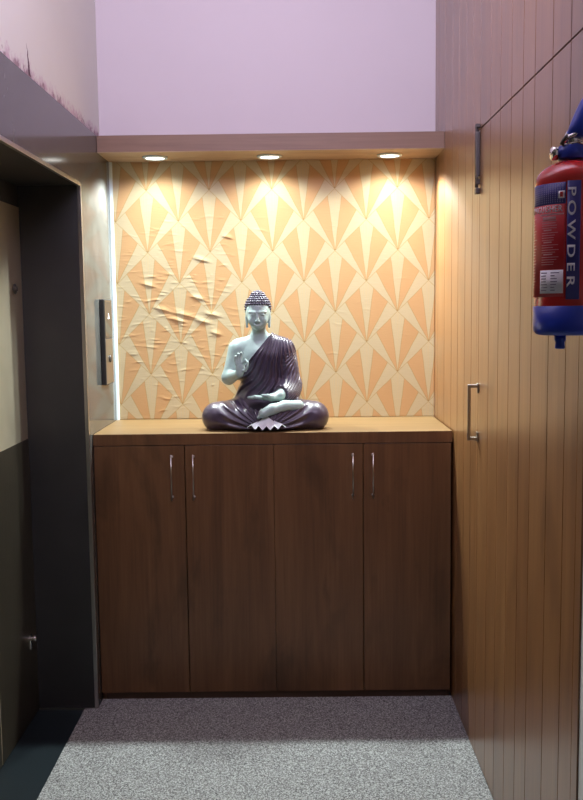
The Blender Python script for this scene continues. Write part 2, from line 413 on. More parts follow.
def fan(n=32):
    return n
LBL = ['round recessed downlight nearest the grey tiled wall, lit', 'middle recessed downlight of the pelmet, lit above the statue', 'round recessed downlight nearest the wood plank wall, lit']
rim_me = lens_me = None
for i, (x, y) in enumerate(LAMP_XY):
    t = empty('downlight', (x, y, ZS0)); tag(t, LBL[i], 'downlight', 'downlights under the pelmet')
    if rim_me is None:
        b1 = bmesh.new(); n = 40
        prof = [(0.040, -0.0005), (0.054, -0.0005), (0.0555, -0.003), (0.052, -0.007), (0.044, -0.0085), (0.041, -0.006)]
        rings = [[b1.verts.new((r*math.cos(2*math.pi*k/n), r*math.sin(2*math.pi*k/n), z)) for k in range(n)] for r, z in prof]
        for A, B in zip(rings, rings[1:]+rings[:1]):
            for k in range(n): b1.faces.new((A[k], A[(k+1) % n], B[(k+1) % n], B[k]))
        o1 = link('rim', b1, M['white_bead'], t, True)
        o2 = link('lens', lathe(bmesh.new(), [(0.001, -0.005), (0.0415, -0.005), (0.0415, -0.0005), (0.001, -0.0005)][::-1], n=40), M['lens'], t)
        rim_me, lens_me = o1, o2
    else:
        for src in (rim_me, lens_me):
            c = src.copy(); C.objects.link(c); c.parent = t
    ll = bpy.data.lights.new('downlight_bulb', 'SPOT'); ll.energy = LAMP_POWER; ll.color = LAMP_COL
    ll.spot_size = math.radians(SPOT_DEG); ll.spot_blend = SPOT_BLEND; ll.shadow_soft_size = 0.03
    ll.use_nodes = True; nt = ll.node_tree; em_ = nt.nodes['Emission']
    tc_ = N(nt, 'ShaderNodeTexCoord'); sx_ = N(nt, 'ShaderNodeSeparateXYZ'); L(nt, tc_.outputs['Normal'], sx_.inputs[0])
    dzn = mth(nt, 'MAXIMUM', mth(nt, 'MULTIPLY', sx_.outputs['Z'], WSGN), 0.0)
    dyn = mth(nt, 'MAXIMUM', mth(nt, 'MULTIPLY', sx_.outputs['Y'], -WSGN), 0.001)
    L(nt, mth(nt, 'POWER', mth(nt, 'MINIMUM', mth(nt, 'MULTIPLY', mth(nt, 'DIVIDE', dzn, dyn), WALL_WASH[0]), 1.0), WALL_WASH[1]), em_.inputs['Strength'])
    l2 = bpy.data.objects.new('downlight_bulb', ll); C.objects.link(l2); l2.parent = t
    l2.location = (0, 0, -0.03); l2.rotation_euler = (SPOT_TILT, 0, 0)

# wallpaper sheet with real wrinkles
def wallpaper():
    x0, x1, z0, z1 = XL+0.002, XR-0.0005, ZT+0.0005, ZS0-0.0005
    nx, nz = 460, 370
    X = np.linspace(x0, x1, nx); Z = np.linspace(z0, z1, nz)
    gx, gz = np.meshgrid(X, Z, indexing='ij')
    H = np.zeros_like(gx)
    for k in range(330):
        if k < 230: cx, cz = rng.normal(-0.55, 0.16), rng.normal(1.62, 0.24)
        else: cx, cz = rng.uniform(x0, x1), rng.uniform(z0, z1)
        ln, wd = rng.uniform(0.006, 0.032), rng.uniform(0.0020, 0.0045)
        a = rng.normal(0, 0.14); hh = rng.uniform(0.0004, 0.0013)*(1.0 if k < 230 else 0.45)
        dx, dz = gx-cx, gz-cz
        p = dx*math.cos(a)+dz*math.sin(a); q = -dx*math.sin(a)+dz*math.cos(a)+4*p*p*rng.normal(0, 1)
        H += hh*np.exp(-(p/ln)**2-(q/wd)**2)
    # lifted flakes
    for (cx, cz, ln) in ((-0.50, 1.585, 0.045), (-0.42, 1.555, 0.03), (-0.375, 1.585, 0.03), (-0.44, 1.66, 0.025), (-0.53, 1.56, 0.03), (-0.60, 1.61, 0.03), (-0.36, 1.50, 0.02), (-0.66, 1.72, 0.03), (-0.30, 1.93, 0.02), (-0.42, 1.83, 0.03)):
        dx, dz = gx-cx, gz-cz+0.25*(gx-cx)
        H += 0.0038*np.exp(-(dx/ln)**2)*np.where(dz > 0, np.exp(-(dz/0.013)**2), np.exp(-(dz/0.0022)**2))
    Y = YB - 0.0005 - np.minimum(H, 0.008)
    Y[[0, -1], :] = YB-0.0005; Y[:, [0, -1]] = YB-0.0005
    v = np.stack([gx, Y, gz], -1).reshape(-1, 3)
    idx = np.arange(nx*nz).reshape(nx, nz)
    f = np.stack([idx[:-1, :-1], idx[1:, :-1], idx[1:, 1:], idx[:-1, 1:]], -1).reshape(-1, 4)
    # back sheet
    o = len(v); bv = np.array([[x0, YB+0.0035, z0], [x1, YB+0.0035, z0], [x1, YB+0.0035, z1], [x0, YB+0.0035, z1]])
    v = np.vstack([v, bv]); faces = f.tolist()
    faces.append([o+3, o+2, o+1, o])
    faces.append(idx[:, 0].tolist()[::-1] + [o, o+1]); faces.append(idx[:, -1].tolist() + [o+2, o+3])
    faces.append(idx[0, :].tolist() + [o+3, o]); faces.append(idx[-1, :].tolist()[::-1] + [o+1, o+2])
    me = bpy.data.meshes.new('wallpaper'); me.from_pydata(v.tolist(), [], faces); me.update()
    me.materials.append(M['wallpaper'])
    sm = [True]*len(f) + [False]*(len(faces)-len(f)); me.polygons.foreach_set('use_smooth', sm)
    ob = bpy.data.objects.new('wallpaper', me); C.objects.link(ob)
    tag(ob, 'wrinkled tan wallpaper with a pale art deco fan pattern lining the niche', 'wallpaper')
wallpaper()

# carpet
bm = bmesh.new()
cl = -0.871
pts = [(cl, 2.205, 0.0003), (cl, YJ-0.007, 0.0003), (XL+0.004, YJ-0.007, 0.0003), (XL+0.004, 3.5935, 0.0003), (XR-0.001, 3.5935, 0.0003), (XR-0.001, 2.0, 0.0003), (XR-0.001, YNEAR+0.1, 0.0003), (XL+0.001, YNEAR+0.1, 0.0003), (XL+0.001, 2.199, 0.0003), (cl, 2.199+0.006, 0.0003)]
pts = pts[:-1]
extrude_poly(bm, pts, (0, 0, 0.005))
tag(link('carpet', bm, M['carpet']), 'speckled grey carpet covering the floor before the cabinet', 'carpet')

# ------------------------------------------------------------------ cabinet
org = (-0.098, 3.83, 0.0)
cab = empty('shoe_cabinet', org); tag(cab, 'long brown wooden cabinet with four flat doors, under the patterned niche', 'cabinet')
cx0, cx1 = XL+0.0015, XR-0.006
wt = link('worktop', bx(cx0, cx1, YC+0.0015, YB-0.002, ZT-0.045, ZT, bev=0.0008), M['lit_top_wood'], cab, origin=org)
link('unlit_edge_strip', bx(cx0, cx1, YC, YC+0.002, ZT-0.045, ZT-0.0003), M['cab_wood'], wt, origin=org)  # added strip keeps the front edge in the unlit wood tone
bm = bmesh.new()
box(bm, cx0+0.001, cx0+0.018, YC+0.021, YB-0.004, 0.001, ZT-0.0455)
box(bm, cx1-0.019, cx1-0.001, YC+0.021, YB-0.004, 0.001, ZT-0.0455)
box(bm, cx0+0.018, cx1-0.019, YB-0.016, YB-0.004, 0.04, ZT-0.0455)
box(bm, cx0+0.018, cx1-0.019, YC+0.022, YB-0.016, 0.037, 0.052)
box(bm, cx0+0.018, cx1-0.019, YC+0.022, YB-0.016, ZT-0.062, ZT-0.0455)
for xx in (-0.0937,): box(bm, xx-0.009, xx+0.009, YC+0.022, YB-0.016, 0.052, ZT-0.062)
link('carcass', bm, M['cab_wood'], cab, origin=org)
link('plinth', bx(cx0+0.018, cx1-0.019, YC+0.014, YC+0.030, 0.001, 0.0365), M['plinth'], cab, origin=org)
xs = [cx0, -0.4522, -0.0937, 0.2665, cx1-0.002]
gap = [0.0018, 0.0008, 0.0015]
hx = [-0.5048, -0.4170, 0.2245, 0.3052]
for i in range(4):
    a = xs[i] + (0.001 if i == 0 else gap[i-1]); b = xs[i+1] - (0.001 if i == 3 else gap[i])
    d = link('door', bx(a, b, YC+0.002, YC+0.020, 0.036, ZT-0.0485, bev=0.0012), M['cab_wood'], cab, origin=org)
    hb = bmesh.new(); x = hx[i]; yb_ = YC-0.022
    tube(hb, [(x, yb_, 0.846), (x, yb_, 1.032)], 0.0026, 12)
    for z in (0.857, 1.021): tube(hb, [(x, YC+0.002, z), (x, yb_, z)], 0.0026, 10); tube(hb, [(x, YC+0.002, z), (x, YC-0.001, z)], 0.006, 12)
    link('handle', hb, M['steel'], d, True, origin=org)

# ------------------------------------------------------------------ lift call panel
org = (XL, 3.86, 1.29)
cpn = empty('lift_call_panel', org); tag(cpn, 'slim black and steel lift call panel on the tiled wall beside the niche', 'call panel')
y0, y1 = 3.785, 3.935; px = XL+0.020
link('housing', bx(XL+0.0002, px, y0, y1, 1.296, 1.658, bev=0.003), M['black'], cpn, origin=org)
link('display', bx(px-0.001, px+0.002, y0+0.004, y1-0.004, 1.494, 1.654, bev=0.001), plain('smoked_glass', (0.06, 0.055, 0.045), 0.08), cpn, origin=org)
pl = link('button_plate', bx(px-0.001, px+0.002, y0+0.004, y1-0.004, 1.300, 1.490, bev=0.001), M['steel'], cpn, origin=org)
bb = bmesh.new(); lathe(bb, [(0.016, 0), (0.016, 0.004), (0.013, 0.006)], n=24)
bb.transform(Matrix.Translation((px+0.002, 3.86, 1.405)) @ Matrix.Rotation(math.pi/2, 4, 'Y')); link('call_button', bb, M['dark_metal'], pl, True, origin=org)
bb = bmesh.new(); extrude_poly(bb, [(px+0.0015, 3.847, 1.575), (px+0.0015, 3.873, 1.575), (px+0.0015, 3.86, 1.600)], (0.001, 0, 0))
am = plain('arrow_lit', (0.9, 0.9, 0.9)); am.node_tree.nodes['Principled BSDF'].inputs['Emission Color'].default_value = (1, 1, 1, 1); am.node_tree.nodes['Principled BSDF'].inputs['Emission Strength'].default_value = 0.9
link('indicator_arrow', bb, am, cpn, origin=org)

# ------------------------------------------------------------------ fire extinguisher
EX, EY = 0.530, 1.75; org = (EX, EY, 1.5235)
ext = empty('fire_extinguisher', org); tag(ext, 'red and blue dry powder fire extinguisher with white lettering, hung on the right wall', 'fire extinguisher')
R = 0.0675; FA = math.atan2(-EY, -EX)      # direction to the viewer's standpoint
def P(arc_deg, r, z):                       # arc > 0 runs to the right of the front line
    a = FA + math.radians(arc_deg); return (EX+r*math.cos(a), EY+r*math.sin(a), z)
bm = bmesh.new()
prof = [(R*0.99, 1.600), (R, 1.604), (R, 1.838)] + [(R*math.cos(a), 1.840+0.040*math.sin(a)) for a in (0.12, 0.25, 0.4, 0.55, 0.7, 0.85, 1.0, 1.15, 1.28)]
link('cylinder', lathe(bm, prof, EX, EY, 56), M['red'], ext, True, origin=org)
rb = R+0.0012
prof = [(0.030, 1.549), (rb-0.016, 1.549)] + [(rb-0.014+0.014*math.sin(a), 1.563-0.014*math.cos(a)) for a in (0.3, 0.6, 0.9, 1.2, 1.57)] + [(rb, 1.6045), (R-0.002, 1.6055)]
cap = link('base_cap', lathe(bmesh.new(), prof, EX, EY, 56), M['blue'], ext, True, origin=org)
sx, syy = P(-27, 0.036, 0)[:2]
link('nozzle_tip', lathe(bmesh.new(), [(0.008, 1.5235), (0.0095, 1.526), (0.0085, 1.536), (0.011, 1.541), (0.011, 1.5495)], sx, syy, 20), M['blue'], cap, True, origin=org)
link('collar', lathe(bmesh.new(), [(0.018, 1.880), (0.026, 1.881), (0.028, 1.884), (0.028, 1.904), (0.022, 1.908), (0.016, 1.909)], EX, EY, 32), M['blue'], ext, True, origin=org)
# valve, gauge and lever
bm = bmesh.new(); lathe(bm, [(0.014, 1.905), (0.016, 1.908), (0.016, 1.925), (0.012, 1.935)], EX, EY, 20)
link('valve', bm, M['chrome'], ext, True, origin=org)
g0 = Vector(P(-72, 0.017, 1.893)); g1 = Vector(P(-72, 0.033, 1.893)); dr = (g1-g0).normalized()
bm = tube(bmesh.new(), [g0, g0+dr*0.010, g0+dr*0.012, g0+dr*0.022, g0+dr*0.024], 0.01, 24, [0.005, 0.005, 0.013, 0.013, 0.010])
link('pressure_gauge', bm, M['chrome'], ext, True, origin=org)
sd = Vector(P(90, 1, 0))-Vector((EX, EY, 0)); sd.z = 0; fd = Vector(P(0, 1, 0))-Vector((EX, EY, 0)); fd.z = 0
base = Vector((EX, EY, 0)) + fd*0.022
bm = tube(bmesh.new(), [base+sd*s+Vector((0, 0, z)) for s, z in ((-0.016, 1.910), (-0.006, 1.920), (0.008, 1.926), (0.024, 1.924), (0.04, 1.914))], 0.004, 10, [0.0035, 0.0045, 0.0045, 0.0045, 0.0035])
tube(bm, [base+sd*s+Vector((0, 0, z)) for s, z in ((-0.008, 1.906), (0.01, 1.910), (0.026, 1.904))], 0.003, 8)
link('lever', bm, M['chrome'], ext, True, origin=org)
link('safety_pin', tube(bmesh.new(), [base+sd*s+Vector((0, 0, z)) for s, z in ((-0.020, 1.906), (-0.015, 1.916), (-0.011, 1.922), (-0.007, 1.915))], 0.0045, 8), M['dark_metal'], ext, True, origin=org)
# hood over the handle: lofted rounded sections
bm = bmesh.new(); n = 28; rings = []
for z, hw, hd, off in ((1.921, 0.034, 0.026, 0.0255), (1.930, 0.038, 0.030, 0.0265), (1.950, 0.0345, 0.030, 0.030), (1.970, 0.0295, 0.028, 0.0335), (1.987, 0.024, 0.024, 0.036), (1.996, 0.018, 0.019, 0.037), (2.000, 0.010, 0.011, 0.037)):
    ring = []
    for k in range(n):
        a = 2*math.pi*k/n; c, s = math.cos(a), math.sin(a); e = 0.7
        q = sd*(off+hw*math.copysign(abs(c)**e, c)) + fd*(hd*math.copysign(abs(s)**e, s))
        ring.append(bm.verts.new(Vector((EX, EY, z))+q))
    rings.append(ring)
for A, B in zip(rings, rings[1:]):
    for k in range(n): bm.faces.new((A[k], A[(k+1) % n], B[(k+1) % n], B[k]))
bm.faces.new(rings[0][::-1]); bm.faces.new(rings[-1])
link('hood', bm, M['blue'], ext, True, origin=org)
# wall bracket
bm = bmesh.new(); box(bm, EX+0.045, XR+0.0035, EY-0.012, EY+0.012, 1.70, 1.716); box(bm, XR-0.002, XR+0.0038, EY-0.02, EY+0.02, 1.66, 1.80)
link('wall_bracket', bm, M['dark_metal'], ext, origin=org)
# printed label and lettering, wrapped round the cylinder
def patch(bm, a0, a1, z0, z1, r, t=0.0002):
    n = max(2, int(abs(a1-a0)/3)+1); A = []
    for rr in (r-t, r):
        A.append([[bm.verts.new(P(a0+(a1-a0)*k/n, rr, z)) for k in range(n+1)] for z in (z0, z1)])
    (i0, i1), (o0, o1) = A
    for k in range(n):
        bm.faces.new((o0[k], o0[k+1], o1[k+1], o1[k])); bm.faces.new((i0[k+1], i0[k], i1[k], i1[k+1]))
        bm.faces.new((i0[k], i0[k+1], o0[k+1], o0[k])); bm.faces.new((i1[k+1], i1[k], o1[k], o1[k+1]))
    bm.faces.new((i0[0], o0[0], o1[0], i1[0])); bm.faces.new((o0[n], i0[n], i1[n], o1[n]))
    return bm
lab = link('label', patch(bmesh.new(), -100, -8.5, 1.622, 1.832, R+0.0005), M['red_print'], ext, True, origin=org)
link('label_header', patch(bmesh.new(), -100, -8.5, 1.793, 1.832, R+0.0007), M['navy'], lab, True, origin=org)
link('name_band', patch(bmesh.new(), -6.5, 14, 1.617, 1.834, R+0.0007), M['navy'], lab, True, origin=org)
bm = bmesh.new()
for k in range(22):
    a = -98+k*4.0
    if a > -12: break
    for j in range(9): patch(bm, a, a+1.2, 1.796+j*0.0039, 1.7985+j*0.0039, R+0.0009)
link('dot_pattern', bm, plain('lavender_print', (0.30, 0.28, 0.50), 0.4), lab, origin=org)
em = link('emblem', patch(bmesh.new(), -20, -10.5, 1.803, 1.8165, R+0.0011), M['white_print'], lab, True, origin=org)
bm = bmesh.new(); patch(bm, -17.5, -13.0, 1.8055, 1.8145, R+0.0013)
link('emblem_mark', bm, M['red_print'], em, origin=org)
tb = link('data_plate', patch(bmesh.new(), -53, -10.5, 1.6285, 1.672, R+0.0009), M['white_print'], lab, True, origin=org)
bm = bmesh.new()
for j in range(7):
    z = 1.6335+j*0.0054
    patch(bm, -50, -50+random.uniform(10, 15), z, z+0.0016, R+0.0011); 
    patch(bm, -31, -31+random.uniform(6, 16), z, z+0.0016, R+0.0011)
link('data_lines', bm, M['grey_print'], tb, origin=org)
bm = bmesh.new()
for j in range(20):
    z = 1.682+j*0.0045
    if j % 5 == 4: patch(bm, -46, -46+random.uniform(14, 20), z, z+0.0022, R+0.0009)
    else: patch(bm, -50, -50+random.uniform(22, 32), z, z+0.0010, R+0.0009)
patch(bm, -54, -11, 1.7735, 1.776, R+0.0009); patch(bm, -48, -24, 1.7655, 1.7705, R+0.0009)
for j in range(24):
    z = 1.640+j*0.0056; patch(bm, -86, -86+random.uniform(10, 22), z, z+0.0012, R+0.0009)
link('small_print', bm, M['pink_print'], lab, origin=org)
def text_mesh(s, spacing=1.0, off=0.018):
    cu = bpy.data.curves.new('lettering', 'FONT'); cu.body = s; cu.size = 1.0; cu.space_character = spacing; cu.offset = off
    o = bpy.data.objects.new('lettering', cu); C.objects.link(o)
    bpy.context.view_layer.update()
    me = bpy.data.meshes.new_from_object(o.evaluated_get(bpy.context.evaluated_depsgraph_get()))
    bpy.data.objects.remove(o); bpy.data.curves.remove(cu)
    return me
def wrap(me, name, fn, mat, parent):
    bm = bmesh.new(); bm.from_mesh(me); bpy.data.meshes.remove(me)
    co = np.array([v.co[:2] for v in bm.verts]); lo_, hi_ = co.min(0), co.max(0)
    for v in bm.verts:
        s = (v.co.x-lo_[0])/(hi_[0]-lo_[0]); t = (v.co.y-lo_[1])/(hi_[1]-lo_[1])
        v.co = fn(s, t)
    r = bmesh.ops.extrude_face_region(bm, geom=bm.faces[:])
    for v in [g for g in r['geom'] if isinstance(g, bmesh.types.BMVert)]:
        d = Vector((v.co.x-EX, v.co.y-EY, 0)).normalized(); v.co += d*0.0004
    return link(name, bm, mat, parent, origin=org)
deg = math.degrees(1/R)
wrap(text_mesh('POWDER', 1.45), 'band_lettering', lambda s, t: P((-0.0062+0.0142*t)*deg, R+0.0007, 1.822-0.183*s), M['white_print'], lab)
wrap(text_mesh('EXTINGUISHER', 1.12, 0.004), 'title_lettering', lambda s, t: P(-96+82.5*s, R+0.0006, 1.7790+0.0115*t), M['white_print'], lab)

# ------------------------------------------------------------------ seated statue (implicit surfaces, meshed)
class Field:
    def __init__(s, lo, hi, h):
        s.lo = np.array(lo, np.float32); s.h = h
        s.n = [int(math.ceil((b-a)/h))+1 for a, b in zip(lo, hi)]
        s.f = np.full(s.n, 0.5, np.float32)
        s.ax = [(lo[i]+h*np.arange(s.n[i])).astype(np.float32) for i in range(3)]
    def sub(s, lo, hi):
        sl = []
        for i in range(3):
            a = max(0, int((lo[i]-s.lo[i])/s.h)); b = min(s.n[i], int((hi[i]-s.lo[i])/s.h)+2); sl.append(slice(a, max(a+1, b)))
        return tuple(sl), s.ax[0][sl[0]][:, None, None], s.ax[1][sl[1]][None, :, None], s.ax[2][sl[2]][None, None, :]
    def add(s, d, sl, k):
        a = s.f[sl]
        if k > 0:
            hh = np.maximum(k-np.abs(a-d), 0)/k; s.f[sl] = np.minimum(a, d)-hh*hh*k*0.25
        else: s.f[sl] = np.minimum(a, d)
    def ell(s, c, r, k=0.01, cut=False):
        pad = k+0.012; sl, x, y, z = s.sub([c[i]-r[i]-pad for i in range(3)], [c[i]+r[i]+pad for i in range(3)])
        X, Y, Z = (x-c[0])/r[0], (y-c[1])/r[1], (z-c[2])/r[2]
        k0 = np.sqrt(X*X+Y*Y+Z*Z); k1 = np.sqrt((X/r[0])**2+(Y/r[1])**2+(Z/r[2])**2)
        d = k0*(k0-1)/np.maximum(k1, 1e-6)
        if cut: s.f[sl] = np.maximum(s.f[sl], -d)
        else: s.add(d, sl, k)
    def cone(s, a, b, r1, r2, k=0.01, cut=False):
        m = max(r1, r2)+k+0.012
        sl, x, y, z = s.sub([min(a[i], b[i])-m for i in range(3)], [max(a[i], b[i])+m for i in range(3)])
        ba = np.array(b)-np.array(a); L2 = float(ba@ba)
        t = np.clip(((x-a[0])*ba[0]+(y-a[1])*ba[1]+(z-a[2])*ba[2])/L2, 0, 1)
        d = np.sqrt((x-a[0]-t*ba[0])**2+(y-a[1]-t*ba[1])**2+(z-a[2]-t*ba[2])**2)-(r1+(r2-r1)*t)
        if cut: s.f[sl] = np.maximum(s.f[sl], -d)
        else: s.add(d, sl, k)
    def chain(s, pts, rs, k=0.004):
        for p, q, r1, r2 in zip(pts, pts[1:], rs, rs[1:]): s.cone(p, q, r1, r2, k)
def surface_nets(F):
    f, h = F.f, F.h; ins = f < 0
    nx, ny, nz = f.shape
    cnt = np.zeros((nx-1, ny-1, nz-1), np.int8)
    for i in (0, 1):
        for j in (0, 1):
            for k in (0, 1): cnt += ins[i:nx-1+i, j:ny-1+j, k:nz-1+k]
    act = (cnt > 0) & (cnt < 8); ix = np.argwhere(act)
    idm = np.full(act.shape, -1, np.int32); idm[act] = np.arange(len(ix))
    acc = np.zeros((len(ix), 3)); num = np.zeros(len(ix))
    cs = [(i, j, k) for i in (0, 1) for j in (0, 1) for k in (0, 1)]
    val = {c: f[ix[:, 0]+c[0], ix[:, 1]+c[1], ix[:, 2]+c[2]].astype(np.float64) for c in cs}
    for a in cs:
        for d in range(3):
            if a[d] == 0:
                b = list(a); b[d] = 1; b = tuple(b); va, vb = val[a], val[b]
                m = (va < 0) != (vb < 0); t = np.where(m, va/np.where(m, va-vb, 1), 0)
                p = np.tile(np.array(a, float), (len(ix), 1)); p[:, d] = t
                acc += p*m[:, None]; num += m
    V = (ix+acc/num[:, None])*h+F.lo
    quads = []
    for d in range(3):
        e = [slice(1, n-1) for n in f.shape]; e[d] = slice(0, f.shape[d]-1)
        e2 = list(e); e2[d] = slice(1, f.shape[d])
        A, B = ins[tuple(e)], ins[tuple(e2)]
        w = np.argwhere(A != B)
        if not len(w): continue
        g = w+np.array([s.start for s in e]); o1, o2 = (d+1) % 3, (d+2) % 3
        def cell(da, db):
            c = g.copy(); c[:, o1] -= da; c[:, o2] -= db; return idm[c[:, 0], c[:, 1], c[:, 2]]
        q = np.stack([cell(1, 1), cell(0, 1), cell(0, 0), cell(1, 0)], 1)
        flip = ~A[tuple(w.T)]; q[flip] = q[flip][:, ::-1]
        quads.append(q)
    return V, np.vstack(quads)
def np_mesh(name, V, Q, mat, parent):
    me = bpy.data.meshes.new(name)
    me.vertices.add(len(V)); me.vertices.foreach_set('co', V.astype(np.float32).ravel())
    me.loops.add(Q.size); me.loops.foreach_set('vertex_index', Q.astype(np.int32).ravel())
    me.polygons.add(len(Q)); me.polygons.foreach_set('loop_start', np.arange(0, Q.size, 4, dtype=np.int32))
    me.update(calc_edges=True); me.validate()
    me.polygons.foreach_set('use_smooth', [True]*len(me.polygons))
    me.materials.append(mat)
    o = bpy.data.objects.new(name, me); C.objects.link(o); o.parent = parent
    return o

st = empty('meditating_statue', (-0.1287, 3.765, ZT+0.0005))
st.scale = (0.98, 0.98, 0.98)
tag(st, 'seated meditating statue with pale skin and plum robe, on top of the cabinet', 'statue')
LO, HI, HS = (-0.285, -0.20, -0.006), (0.285, 0.17, 0.62), 0.0022
HXc = -0.0275
def torso(F, g=0.0):
    F.ell((-0.010, 0.045, 0.085), (0.135+g, 0.10+g, 0.085+g), 0.03)
    F.ell((-0.010, 0.035, 0.185), (0.094+g, 0.072+g, 0.105+g), 0.04)
    F.ell((-0.016, 0.032, 0.295), (0.112+g, 0.070+g, 0.085+g), 0.04)
    F.cone((-0.105, 0.038, 0.340), (0.078, 0.038, 0.336), 0.038+g, 0.038+g, 0.03)
    F.cone((-0.080, 0.035, 0.352), (-0.027, 0.028, 0.390), 0.026+g, 0.022+g, 0.03)
    F.cone((0.050, 0.035, 0.350), (-0.020, 0.028, 0.390), 0.026+g, 0.022+g, 0.03)
def legs(F, g=0.0):
    for s in (-1, 1):
        F.cone((s*0.07, 0.04, 0.070), (s*0.200, -0.050, 0.052), 0.066+g, 0.054+g, 0.03)
        F.cone((s*0.203, -0.060, 0.050), (s*0.03, -0.118, 0.045), 0.054+g, 0.036+g, 0.03)
        F.ell((s*0.205, -0.055, 0.052), (0.056+g, 0.062+g, 0.053+g), 0.02)
    F.ell((0.0, -0.090, 0.022), (0.15+g, 0.048+g, 0.026+g), 0.02)
def left_arm(F, g=0.0):
    F.cone((0.082, 0.036, 0.325), (0.104, 0.025, 0.185), 0.040+g, 0.036+g, 0.025)
    F.cone((0.104, 0.022, 0.180), (0.062, -0.078, 0.142), 0.034+g, 0.021+g, 0.02)
B = Field(LO, HI, HS)
torso(B); left_arm(B)
for s in (-1, 1):
    B.cone((s*0.07, 0.04, 0.065), (s*0.195, -0.045, 0.050), 0.055, 0.042, 0.03)
    B.cone((s*0.195, -0.055, 0.048), (s*0.03, -0.110, 0.045), 0.042, 0.028, 0.03)
# bare arm, raised hand
B.cone((-0.122, 0.036, 0.330), (-0.157, 0.012, 0.216), 0.037, 0.029, 0.03)
B.cone((-0.157, 0.010, 0.213), (-0.106, -0.086, 0.236), 0.029, 0.017, 0.014)
B.ell((-0.101, -0.093, 0.260), (0.0205, 0.0100, 0.026), 0.010)
for pts in ([(-0.1165, -0.094, 0.2780), (-0.1200, -0.093, 0.2960), (-0.1185, -0.099, 0.3090)],
            [(-0.1075, -0.094, 0.2820), (-0.1095, -0.093, 0.3040), (-0.1070, -0.101, 0.3200)],
            [(-0.0980, -0.094, 0.2830), (-0.0980, -0.093, 0.3070), (-0.0950, -0.101, 0.3240)],
            [(-0.0890, -0.096, 0.2800), (-0.0780, -0.103, 0.2930), (-0.0690, -0.111, 0.2840), (-0.0700, -0.116, 0.2710)],
            [(-0.0920, -0.096, 0.2480), (-0.0790, -0.107, 0.2510), (-0.0710, -0.115, 0.2650)]):
    B.chain(pts, [0.0064, 0.0058, 0.0052, 0.0048][:len(pts)], 0.003)
# hand resting palm up on the lap
B.cone((0.062, -0.080, 0.141), (0.030, -0.104, 0.137), 0.019, 0.016, 0.012)
B.ell((0.012, -0.108, 0.137), (0.036, 0.026, 0.0125), 0.010)
for i, (yy, ex) in enumerate(((-0.127, -0.050), (-0.116, -0.064), (-0.104, -0.068), (-0.093, -0.058))):
    B.chain([(-0.012, yy+0.002, 0.137), (-0.038, yy, 0.140), (ex, yy+0.004, 0.137)], [0.0072, 0.0066, 0.0056], 0.003)
B.chain([(0.034, -0.124, 0.141), (0.014, -0.137, 0.147), (-0.008, -0.138, 0.149)], [0.0085, 0.0075, 0.0062], 0.005)
# foot of the upper leg, sole turned up
B.chain([(0.140, -0.098, 0.100), (0.085, -0.118, 0.102), (0.030, -0.146, 0.092), (-0.006, -0.160, 0.076)], [0.024, 0.022, 0.021, 0.019], 0.012)
for i in range(5):
    a = i/4; bx_, by_, bz_ = -0.010-0.004*a, -0.163+0.030*a, 0.070+0.020*a
    B.chain([(bx_, by_, bz_), (bx_-0.016+0.003*i, by_-0.005, bz_-0.010)], [0.0072-0.0006*i, 0.0056-0.0005*i], 0.003)
# neck and head
B.cone((-0.024, 0.028, 0.370), (-0.0265, 0.018, 0.440), 0.031, 0.028, 0.018)
B.ell((HXc, 0.016, 0.507), (0.050, 0.058, 0.056), 0.02)
B.ell((HXc, -0.004, 0.476), (0.0445, 0.044, 0.058), 0.02)
B.ell((HXc, -0.030, 0.431), (0.016, 0.013, 0.012), 0.018)
for s in (-1, 1):
    B.ell((HXc+s*0.024, -0.028, 0.456), (0.015, 0.014, 0.017), 0.014)       # cheeks
    B.cone((HXc+s*0.008, -0.049, 0.4905), (HXc+s*0.034, -0.036, 0.4925), 0.0045, 0.003, 0.008)  # brows
    B.ell((HXc+s*0.0185, -0.0395, 0.480), (0.0115, 0.0085, 0.0068), 0.003)  # lowered lids
    B.cone((HXc+s*0.0085, -0.0490, 0.4755), (HXc+s*0.0285, -0.0430, 0.4760), 0.0016, 0.0014, cut=True)
    B.ell((HXc+s*0.0065, -0.0520, 0.4535), (0.0050, 0.0060, 0.0048), 0.004)  # nostrils
    # long ears
    B.ell((HXc+s*0.0490, 0.014, 0.484), (0.0050, 0.012, 0.018), 0.004)
    B.cone((HXc+s*0.0485, 0.010, 0.470), (HXc+s*0.0475, 0.006, 0.430), 0.0062, 0.0050, 0.006)
B.cone((HXc, -0.046, 0.490), (HXc, -0.056, 0.4555), 0.0050, 0.0066, 0.006)   # nose
B.cone((HXc-0.012, -0.0445, 0.4405), (HXc+0.012, -0.0445, 0.4405), 0.0032, 0.0032, 0.004)
B.cone((HXc-0.009, -0.0445, 0.4340), (HXc+0.009, -0.0445, 0.4340), 0.0038, 0.0038, 0.004)
B.cone((HXc-0.013, -0.0500, 0.4375), (HXc+0.013, -0.0500, 0.4375), 0.0013, 0.0013, cut=True)
B.f = np.maximum(B.f, -(B.ax[2]-0.004)[None, None, :])
np_mesh('body', *surface_nets(B), M['skin'], st)

